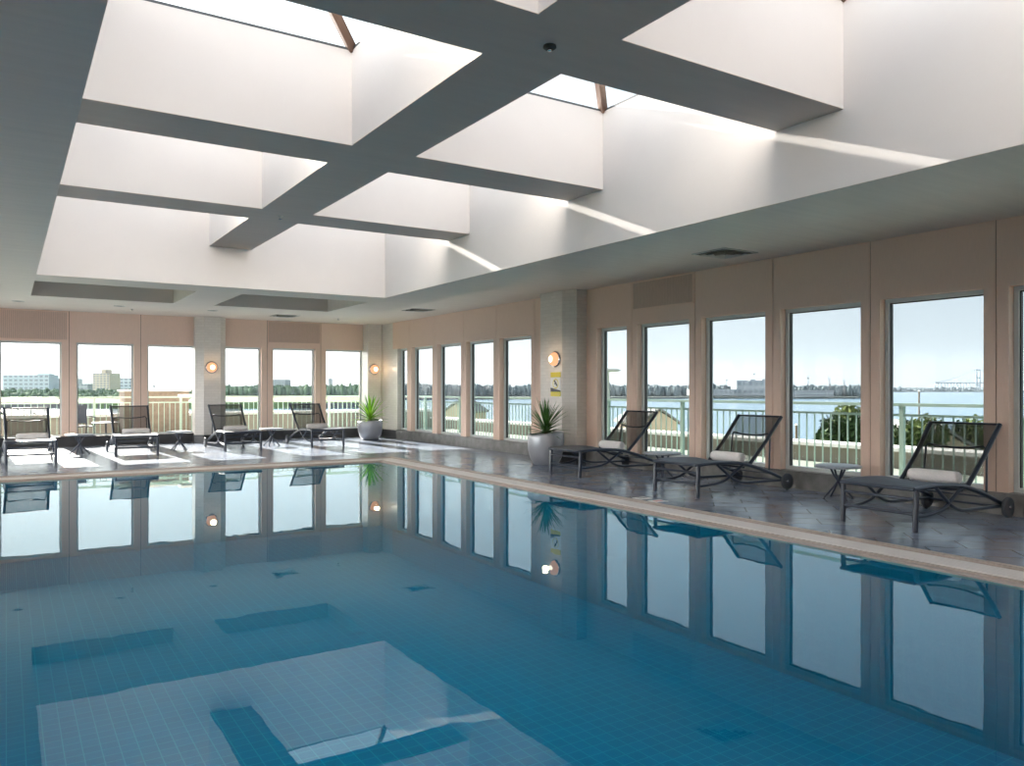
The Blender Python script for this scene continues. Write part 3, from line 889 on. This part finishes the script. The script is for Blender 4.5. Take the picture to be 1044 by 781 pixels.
def patio_set():
    # chair
    r = empty('patio_chair', (1.42, 20.75, -.03), .3); tag(r, 'dark patio chair outside the second far window', 'chair')
    m = MB(); m.bbox(-.24,.24,-.23,.23,.40,.43,.01); m.build('seat', M['slingb'], r)
    m = MB(); m.box(-.235,.235,.20,.215,.48,.90); m.build('backrest', M['sling'], r)
    for sx in (-1,1):
        for sy in (-1,1):
            m = MB(); m.tube([(sx*.24, sy*.25, 0),(sx*.24, sy*.21, .43)] + ([(sx*.24,.24,.92)] if sy > 0 else []), .014); m.build('leg', M['frame'], r)
        m = MB(); m.tube([(sx*.25,-.22,.42),(sx*.26,-.22,.63),(sx*.26,.2,.65)], .012); m.build('armrest', M['frame'], r)
    r = empty('patio_table', (1.98, 20.85, -.03)); tag(r, 'small round patio table outside the second far window', 'table')
    m = MB(); m.lathe([(0,.50),(.30,.50),(.31,.49),(.30,.48),(0,.475)], seg=28); m.build('table_top', M['tabletop'], r)
    m = MB(); m.tube([(0,0,.03),(0,0,.48)], .02); m.build('pedestal', M['frame'], r)
    m = MB()
    for k in range(4): m.tube([(0,0,.06),(.22*cos(k*pi/2+.4),.22*sin(k*pi/2+.4),.012)], .012)
    m.build('base', M['frame'], r)
patio_set()
def terrace_extras():
    r = empty('brick_enclosure', (3.55, 22.6, -.03)); tag(r, 'low brown brick enclosure on the terrace behind the third far window', 'enclosure')
    m = MB(); m.box(-1.0,.55,-.25,.9,0,1.22); m.build('brick_wall', M['brickwall'], r)
    m = MB(); m.box(-1.04,.59,-.29,.94,1.22,1.27); m.build('coping_stone', M['parapet'], r)
    r = empty('garden_canopy', (4.25, 21.0, -.03)); tag(r, 'white slab canopy on a cream post outside the third far window', 'canopy')
    m = MB(); m.box(-.62,.30,-.25,.25,1.09,1.15); m.build('canopy_slab', M['parapet'], r)
    m = MB(); m.box(-.14,.04,-.08,.08,0,1.09); m.build('post', M['parapet'], r)
    m = MB(); m.tube([(-.45,-.26,.98),(.1,-.26,1.32)], .025, 6); m.build('brace', M['parapet'], r)
terrace_extras()

# ------------------------------------------------------------------ river and banks
RZ = -16.0
for q_ in ('grass','lawn','farland','tline','tline2','tleaf','tleafd'):
    for nd in M[q_].node_tree.nodes:
        if nd.type == 'BSDF_PRINCIPLED': nd.inputs['Specular IOR Level'].default_value = .05
def land(name, pts, z, mat, zb=RZ-1):
    m = MB(); m.prism([(p.x, p.y) for p in pts][::-1], zb, z); return m.build(name, mat, kind='structure')
m = MB(); m.add([(-9000,-3000,RZ),(12000,-3000,RZ),(12000,12000,RZ),(-9000,12000,RZ)], [(0,1,2,3)]); m.build('river', M['river'], kind='structure')
# near bank
nb = [Vector((-200,-40,0)), Vector((-200,300,0)), at(-60,380,v=0), at(120,400,v=0), at(250,395,v=0), at(370,380,v=0), at(430,300,v=0), at(520,220,v=0), at(640,180,v=0), at(760,150,v=0), at(900,130,v=0), at(1044,110,v=0), at(1300,100,v=0), Vector((120,-60,0))]
land('near_bank', nb, -14.0, M['grass'])
# far bank with its bulkhead wall on the left, then the curving far shore on the right
fb = [at(-700,700,v=0), at(0,705,v=0), at(200,700,v=0), at(380,720,v=0), at(398,1250,v=0), at(398,5000,v=0), at(-700,5000,v=0)]
land('far_bank', fb, -10.5, M['lawn'])
fb = [at(399,1260,v=0), at(700,1430,v=0), at(872,1400,v=0), at(885,1800,v=0), at(880,4700,v=0), at(1300,4800,v=0), at(1300,7500,v=0), at(399,7000,v=0)]
land('far_shore', fb, -13.0, M['farland'])
m = MB()
a, b = at(-60,698,z=0), at(380,716,z=0)
for i in range(70):
    p = a.lerp(b, (i+.5)/70); m.box(p.x-2.6, p.x+2.6, p.y-2, p.y+6, RZ-.5, -11.2)
o = m.build('river_bulkhead', M['darksteel'], kind='structure')
def treeline(name, segs, mat, label):
    m = MB()
    segs = [(a,b,c,d+.6,e+.6,f,g*.55) for (a,b,c,d,e,f,g) in segs] + [(a,b,c*1.02,d+1.5,e+1.5,f,g*.9) for (a,b,c,d,e,f,g) in segs]
    for (u0, u1, dep, vt0, vt1, vb, step) in segs:
        u = u0
        while u < u1:
            t = (u-u0)/(u1-u0); vt = vt0+(vt1-vt0)*t
            dd = dep*random.uniform(1,1.03)
            top = CAMZ - (vt + random.uniform(-1.0,1.4) - VH)/F*dd; bot = CAMZ - (vb-VH)/F*dd
            c = at(u, dd, z=(top+bot)/2); rr = (top-bot)/2
            wpx = dd/F*step*1.3
            k_ = random.uniform(.9,1.5); m.sphere(c, 1, 7, 5, jit=.3, sq=(wpx*k_, wpx*k_, rr*random.uniform(.85,1.12)))
            u += step*random.uniform(.6,1.1)
    o = m.build(name, mat); tag(o, label, 'trees', kind='stuff'); return o
treeline('tree_line', [(-20,205,1250,396.5,397,404,3.2),(-20,205,980,400,401,407,3.5),(225,385,1400,393.5,392,404,3.0)], M['tline'], 'band of green trees along the far river bank beyond the far wall windows')
treeline('tree_line', [(400,470,1500,392,392,405.5,2.4),(470,880,1580,392.5,393,405,2.6),(880,1010,4850,394.5,395.5,399.4,2.2)], M['tline2'], 'hazy dark tree band on the far shore beyond the right wall windows')
treeline('tree_line', [(-20,200,150,424,428,455,14),(225,380,170,434,436,455,14)], M['tleafd'], 'green treetops just below the terrace beyond the far wall windows')

def building(name, u0, u1, vt, vb, dep, mat, label, cat='building', floors=6, roof=None, cols=0, deep=40):
    p0, p1 = at(u0, dep, z=0), at(u1, dep, z=0)
    zt = CAMZ - (vt-VH)/F*dep; zb = CAMZ - (vb-VH)/F*dep
    d = p1-p0; L = d.length; rz = math.atan2(d.y, d.x)
    r = empty(name, (p0.x, p0.y, zb), rz); tag(r, label, cat)
    Hh = zt-zb
    m = MB(); m.box(0, L, 0, deep, 0, Hh); m.build('facade', mat, r)
    w = MB()
    for i in range(floors):
        z = Hh*(i+.35)/floors
        if cols:
            for c in range(cols): w.box(L*(c+.2)/cols, L*(c+.8)/cols, -.4, 0, z, z+Hh/floors*.5)
        else: w.box(L*.03, L*.97, -.4, 0, z, z+Hh/floors*.45)
    w.build('window_band', M['bldwin'], r)
    if roof:
        for (a, b, h) in roof:
            m = MB(); m.box(L*a, L*b, deep*.2, deep*.8, Hh, Hh+h*dep/F); m.build('roof_block', mat, r)
    return r
building('office_block', 3, 50, 382.2, 402, 1900, M['bldblue'], 'long pale glass office block seen through the leftmost far window', floors=5, cols=9, roof=[(.7,.95,1.2)])
building('office_block', 49, 75, 386, 402, 1950, M['bldgrey'], 'lower grey block right of the long glass office block, leftmost window', floors=4, cols=6)
building('apartment_block', 78, 89.5, 391.2, 402, 1600, M['bldgrey'], 'small dark block left of the sandy tower', floors=3, cols=3)
building('apartment_tower', 94.5, 112, 380.5, 402, 1500, M['bldtan'], 'sandy apartment tower with a raised roof block in the second far window', floors=9, cols=5, roof=[(.38,.62,3.8)])
building('office_block', 112.5, 140, 385.5, 402, 1700, M['bldblue'], 'wide pale block right of the sandy tower', floors=5, cols=6)
building('apartment_block', 272, 290.5, 387, 402, 1500, M['bldgrey'], 'grey slab block on the far bank right of the far pillar', floors=6, cols=5)
building('office_block', 290.5, 316, 393.5, 402, 1550, M['bldgrey'], 'low wide building right of the grey slab block', floors=2, cols=8)
building('round_tower', 335, 338, 386, 402, 1500, M['bldgrey'], 'slim lone tower above the trees in the last far window', cat='tower', floors=7, deep=8)
building('warehouse', 751, 785, 387.8, 403.5, 1480, M['bldgrey'], 'dark industrial warehouse across the river, middle of the right windows', floors=2, cols=6, roof=[(.45,.6,1.2),(.8,.95,1.6)])
building('warehouse', 705, 752, 396.8, 403.2, 1460, M['bldgrey'], 'long low shed left of the dark warehouse', floors=1, cols=10)
building('ferry_terminal', 808, 850, 398.2, 404.4, 1440, M['bldgrey'], 'low dark quay building across the river below the cranes', floors=2, cols=12)
def mast(u, vt, vb, dep, label, kind):
    p = at(u, dep, v=vb); zt = CAMZ-(vt-VH)/F*dep
    r = empty(kind, p); h = zt-p.z; w = dep/F*.35
    cat = {'water_tower':'water tower','harbour_crane':'crane','radio_mast':'mast'}[kind]
    tag(r, label, cat)
    if kind == 'water_tower':
        m = MB(); m.tube([(0,0,0),(0,0,h*.75)], w*.5, 6); m.build('stem', M['darksteel'], r)
        m = MB(); m.sphere((0,0,h*.82), w*2.2, 10, 8, sq=(1,1,1.3)); m.build('tank', M['darksteel'], r)
    elif kind == 'harbour_crane':
        m = MB()
        for s in (-1,1): m.tube([(s*w*3,0,0),(s*w*1.2,0,h*.6)], w*.8, 5)
        m.box(-w*3,w*3,-w,w,h*.5,h*.62); m.build('gantry', M['darksteel'], r)
        m = MB(); m.tube([(w*2,0,h*.55),(-w*7,0,h)], w*.7, 5); m.tube([(0,0,h*.6),(w*2,0,h*1.0)], w*.6, 5); m.build('jib', M['darksteel'], r)
    else:
        m = MB(); m.tube([(0,0,0),(0,0,h)], [w*1.2, w*.4], 5); m.build('mast_pole', M['darksteel'], r)
        m = MB(); m.box(-w*1.8,w*1.8,-w*1.8,w*1.8,h*.8,h*.86); m.build('antenna_ring', M['darksteel'], r)
mast(769, 377, 402, 1530, 'dark water tower rising from the warehouse roof', 'water_tower')
mast(741, 384.5, 402, 1525, 'thin mast left of the warehouse', 'radio_mast')
mast(824, 382.5, 402, 1495, 'slender mast over the quay in the fourth right window', 'radio_mast')
mast(846, 385, 402, 1495, 'harbour crane over the quay in the fourth right window', 'harbour_crane')
mast(861, 387, 402, 1495, 'squat crane right of the other harbour crane', 'harbour_crane')
mast(157, 389, 400, 1300, 'small crane above the trees in the third far window', 'harbour_crane')
def bridge():
    D = 5300
    c = at(997, D, z=RZ); k = D/F
    r = empty('suspension_bridge', c, math.atan2(at(1010,D,z=0).y-c.y, at(1010,D,z=0).x-c.x)); tag(r, 'blue-grey suspension bridge across the river in the right window', 'bridge')
    zt = CAMZ+20.2*k-RZ; zd = CAMZ+6.4*k-RZ
    m = MB()
    for s in (-1,1): m.box(s*1.7*k-.5*k, s*1.7*k+.5*k, -6, 6, 0, zt)
    for z in (zt-1.2*k, zd+4.5*k, zd-3*k): m.box(-1.7*k, 1.7*k, -5, 5, z, z+1.1*k)
    m.build('tower', M['steelblue'], r)
    m = MB(); m.box(-44*k, 60*k, -8, 8, zd-.5*k, zd+.4*k)
    for i in range(12): m.box((-44+i*3.2)*k, (-43.6+i*3.2)*k, -6, 6, 0, zd)
    m.build('road_deck', M['steelblue'], r)
    m = MB()
    m.tube([(-1.7*k+x*k, 0, zd + (zt-zd)*((1+x/48))**1.7) for x in [-46,-40,-34,-28,-22,-16,-10,-5,0]], .18*k, 5)
    m.tube([(1.7*k+x*k, 0, zd + (zt-zd)*((1-x/60))**1.7) for x in [0,5,10,20,30,40,50,58]], .18*k, 5)
    m.build('main_cable', M['steelblue'], r)
bridge()

# trees close to the building
def leaf_cloud(mb, c, rad, n, size):
    for _ in range(n):
        while True:
            p = Vector((random.uniform(-1,1), random.uniform(-1,1), random.uniform(-1,1)))
            if .35 < p.length < 1: break
        p = Vector((p.x*rad[0], p.y*rad[1], p.z*rad[2])) + Vector(c)
        a = Vector((random.gauss(0,1), random.gauss(0,1), random.gauss(0,1))).normalized()
        b = a.cross(Vector((random.gauss(0,1), random.gauss(0,1), random.gauss(0,1)))).normalized()
        s = size*random.uniform(.6,1.3)
        mb.add([p-a*s, p+b*s*.5, p+a*s, p-b*s*.5], [(0,1,2,3)])
def tree(u, dep, vtop, wpx, hpx, label, n=2600, dark=False, size=.22):
    base = at(u, dep, z=-14.0); k = dep/F
    zt = CAMZ-(vtop-VH)*k
    r = empty('leafy_tree', base); tag(r, label, 'tree', 'trees beside the terrace')
    h = zt+14
    m = MB(); m.tube([(0,0,-.2),(.1,0,h*.4),(0,.1,h*.8)], [.3,.22,.08], 8)
    for q in range(6): 
        a = q*1.1; m.tube([(0,0,h*(.45+.05*q)),(cos(a)*wpx*k*.3, sin(a)*wpx*k*.3, h*(.6+.05*q))], [.1,.03], 6)
    m.build('trunk', M['bark'], r)
    m = MB()
    W, Hh = wpx*k/2, hpx*k/2
    for q in range(14):
        a = random.uniform(0, 2*pi); rr = random.uniform(0,.6)
        c = (cos(a)*rr*W, sin(a)*rr*W, h-Hh + random.uniform(-.55,.62)*Hh)
        m.cur = 0 if random.random() < .6 else 1
        leaf_cloud(m, c, (W*.5, W*.5, Hh*.36), n//14, size)
    m.build('crown', [M['tleaf'], M['tleafd']] if not dark else [M['tleafd'], M['tleaf']], r)
tree(868, 34, 396, 74, 130, 'light green leafy tree outside the fourth right window, top near the horizon', 9000, size=.13)
tree(836, 38, 432, 34, 80, 'small rounded tree left of the taller one outside the fourth right window', 3000, True, size=.14)
tree(928, 36, 411, 82, 110, 'wide green tree outside the large right window', 9000, size=.14)
tree(985, 50, 420, 60, 90, 'green tree behind the nearest lounger backrest, outside the large right window', 4000, size=.18)
tree(512, 90, 387, 16, 190, 'dark slim tree outside the window left of the right pillar', 1800, True, size=.5)

def gabled(u0, u1, vt, dep, label, flip=1, L=12):
    p = at((u0+u1)/2, dep, z=-14); k = dep/F; w = (u1-u0)*k/2
    zt = CAMZ-(vt-VH)*k+14; ze = zt - w*.6
    r = empty('gabled_building', p, math.atan2(p.x, p.y)*-1+.35*flip); tag(r, label, 'building')
    m = MB(); m.add([(-w,0,0),(w,0,0),(w,0,ze),(0,0,zt),(-w,0,ze),(-w,L,0),(w,L,0),(w,L,ze),(0,L,zt),(-w,L,ze)],
                    [(0,1,2,3,4),(9,8,7,6,5),(0,4,9,5),(1,6,7,2),(0,5,6,1)])
    m.build('walls', M['tanroof'], r)
    m = MB(); e = .25
    m.add([(-w-e,-e,ze-e*.6),(0,-e,zt+.1),(0,L+e,zt+.1),(-w-e,L+e,ze-e*.6),(w+e,-e,ze-e*.6),(w+e,L+e,ze-e*.6),
           (-w-e,-e,ze-e*.6+.15),(0,-e,zt+.27),(0,L+e,zt+.27),(-w-e,L+e,ze-e*.6+.15),(w+e,-e,ze-e*.6+.15),(w+e,L+e,ze-e*.6+.15)],
          [(0,1,2,3),(1,4,5,2),(6,9,8,7),(7,8,11,10),(0,6,7,1),(1,7,10,4),(3,2,8,9),(2,5,11,8),(0,3,9,6),(4,10,11,5)])
    m.build('roof', M['roofgrey'], r)
gabled(925, 992, 438, 40, 'tan gabled building seen through the nearest lounger backrest')
gabled(652, 692, 419, 60, 'tan gabled riverside building outside the windows right of the tiled pillar', 1, 6)
gabled(452, 478, 412, 70, 'pale gabled building outside the windows between corner and right pillar', -1, 5)
def light_pole():
    p = at(620, 26, z=-14); r = empty('lamp_post', p); tag(r, 'tall pale lamp post with a flat head outside the window right of the tiled pillar', 'lamp post')
    m = MB(); m.tube([(0,0,0),(0,0,14),(-.02,0,15.85)], [.12,.09,.05], 10); m.build('pole', M['concrete'], r)
    m = MB(); m.lathe([(0,15.95),(.28,15.93),(.42,15.86),(.28,15.82),(0,15.82)], (.02,0,0), 20); m.build('lamp_head', M['concrete'], r)
light_pole()
def mooring(u, dep, vt, label):
    p = at(u, dep, z=RZ-.5); r = empty('mooring_post', p); tag(r, label, 'post')
    h = CAMZ-(vt-VH)/F*dep - p.z
    m = MB(); m.tube([(0,0,0),(0,0,h)], .25, 8); m.build('pile', M['bark'], r)
    m = MB(); m.lathe([(0,h+.3),(.34,h),(.34,h-.15),(0,h-.15)], seg=10); m.build('cap', M['parapet'], r)
mooring(937, 230, 398.5, 'wooden mooring post standing in the river outside the large right window')
mooring(812, 150, 433, 'wooden mooring post in the water at the left of the fourth right window')

# ------------------------------------------------------------------ haze over the river
def haze():
    k = N('river_haze'); v = k.n('ShaderNodeVolumeScatter'); v.inputs['Color'].default_value = (.25,.31,.37,1)
    v.inputs['Density'].default_value = .00007; v.inputs['Anisotropy'].default_value = .2
    k.l(v.outputs[0], k.out.inputs['Volume'])
    m = MB(); m.box(-4000, 6500, 250, 6500, RZ+.5, 200)
    m.build('river_haze', k.m, kind='structure')
haze()

# ------------------------------------------------------------------ light
SKY = 1.12
SIDE_GLOW = 8.0
t_ = .41
sd = Vector((-.055, 1, t_)).normalized()
sun = bpy.data.lights.new('sun', 'SUN'); sun.energy = 33.0; sun.angle = radians(.6); sun.color = (1, .93, .84)
so = bpy.data.objects.new('sun', sun); COL.objects.link(so)
so.rotation_euler = sd.to_track_quat('Z', 'Y').to_euler()
so.location = (0, 30, 20)
W = bpy.data.worlds.new('world'); S.world = W; W.use_nodes = True
nt = W.node_tree; nt.nodes.clear()
def wn_(typ, **kw):
    nd = nt.nodes.new(typ)
    for k, v in kw.items(): setattr(nd, k, v)
    return nd
lk = nt.links.new
tc = wn_('ShaderNodeTexCoord'); sp = wn_('ShaderNodeSeparateXYZ'); lk(tc.outputs['Generated'], sp.inputs[0])
pw = wn_('ShaderNodeMath', operation='POWER', use_clamp=True); ab = wn_('ShaderNodeMath', operation='MAXIMUM'); ab.inputs[1].default_value = 0
lk(sp.outputs[2], ab.inputs[0]); lk(ab.outputs[0], pw.inputs[0]); pw.inputs[1].default_value = .7
mx = wn_('ShaderNodeMix', data_type='RGBA'); lk(pw.outputs[0], mx.inputs[0])
mx.inputs[6].default_value = (.80,.90,.96,1); mx.inputs[7].default_value = (.55,.72,.98,1)
dt = wn_('ShaderNodeVectorMath', operation='DOT_PRODUCT'); lk(tc.outputs['Generated'], dt.inputs[0]); dt.inputs[1].default_value = sd
m1 = wn_('ShaderNodeMath', operation='MAXIMUM'); lk(dt.outputs['Value'], m1.inputs[0]); m1.inputs[1].default_value = 0
p1 = wn_('ShaderNodeMath', operation='POWER'); lk(m1.outputs[0], p1.inputs[0]); p1.inputs[1].default_value = 5
gl = wn_('ShaderNodeVectorMath', operation='SCALE'); gl.inputs[0].default_value = (1.1,1.05,.95); lk(p1.outputs[0], gl.inputs['Scale'])
ad = wn_('ShaderNodeVectorMath', operation='ADD'); lk(mx.outputs[2], ad.inputs[0]); lk(gl.outputs[0], ad.inputs[1])
# added bright patch low in the unseen left sky, to light the right-hand piers
cx_ = wn_('ShaderNodeMapRange', interpolation_type='SMOOTHSTEP'); lk(sp.outputs[0], cx_.inputs[0]); cx_.inputs[1].default_value = -.12; cx_.inputs[2].default_value = -.65; cx_.inputs[3].default_value = 0; cx_.inputs[4].default_value = SIDE_GLOW
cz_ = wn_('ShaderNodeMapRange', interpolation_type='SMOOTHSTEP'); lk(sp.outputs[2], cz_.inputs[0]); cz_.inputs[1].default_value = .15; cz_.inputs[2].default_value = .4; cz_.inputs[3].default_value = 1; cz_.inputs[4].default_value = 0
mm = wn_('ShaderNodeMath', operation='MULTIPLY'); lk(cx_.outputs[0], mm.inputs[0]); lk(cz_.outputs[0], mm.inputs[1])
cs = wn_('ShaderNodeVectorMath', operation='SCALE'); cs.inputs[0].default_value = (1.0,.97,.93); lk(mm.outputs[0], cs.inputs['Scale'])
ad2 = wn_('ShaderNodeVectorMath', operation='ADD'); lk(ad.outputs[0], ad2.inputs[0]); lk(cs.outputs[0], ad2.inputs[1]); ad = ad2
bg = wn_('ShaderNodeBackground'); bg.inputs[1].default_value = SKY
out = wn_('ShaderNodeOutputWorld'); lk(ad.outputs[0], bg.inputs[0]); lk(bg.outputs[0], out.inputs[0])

# ------------------------------------------------------------------ camera
cam = bpy.data.cameras.new('camera'); co = bpy.data.objects.new('camera', cam); COL.objects.link(co)
cam.sensor_width = 36; cam.lens = F/1044*36; cam.shift_y = (VH-390.5)/1044
cam.clip_start = .05; cam.clip_end = 20000
co.location = (0,0,CAMZ); co.rotation_euler = (pi/2, 0, -TH)
S.camera = co
S.view_settings.view_transform = 'Standard'; S.view_settings.look = 'None'
S.view_settings.gamma = 1; S.view_settings.use_curve_mapping = False
S.view_settings.exposure = 0.27
S.cycles.use_denoising = True
S.cycles.max_bounces = 14; S.cycles.diffuse_bounces = 8; S.cycles.glossy_bounces = 6; S.cycles.transparent_max_bounces = 24
S.cycles.sample_clamp_indirect = 8
S.cycles.caustics_reflective = False; S.cycles.caustics_refractive = False
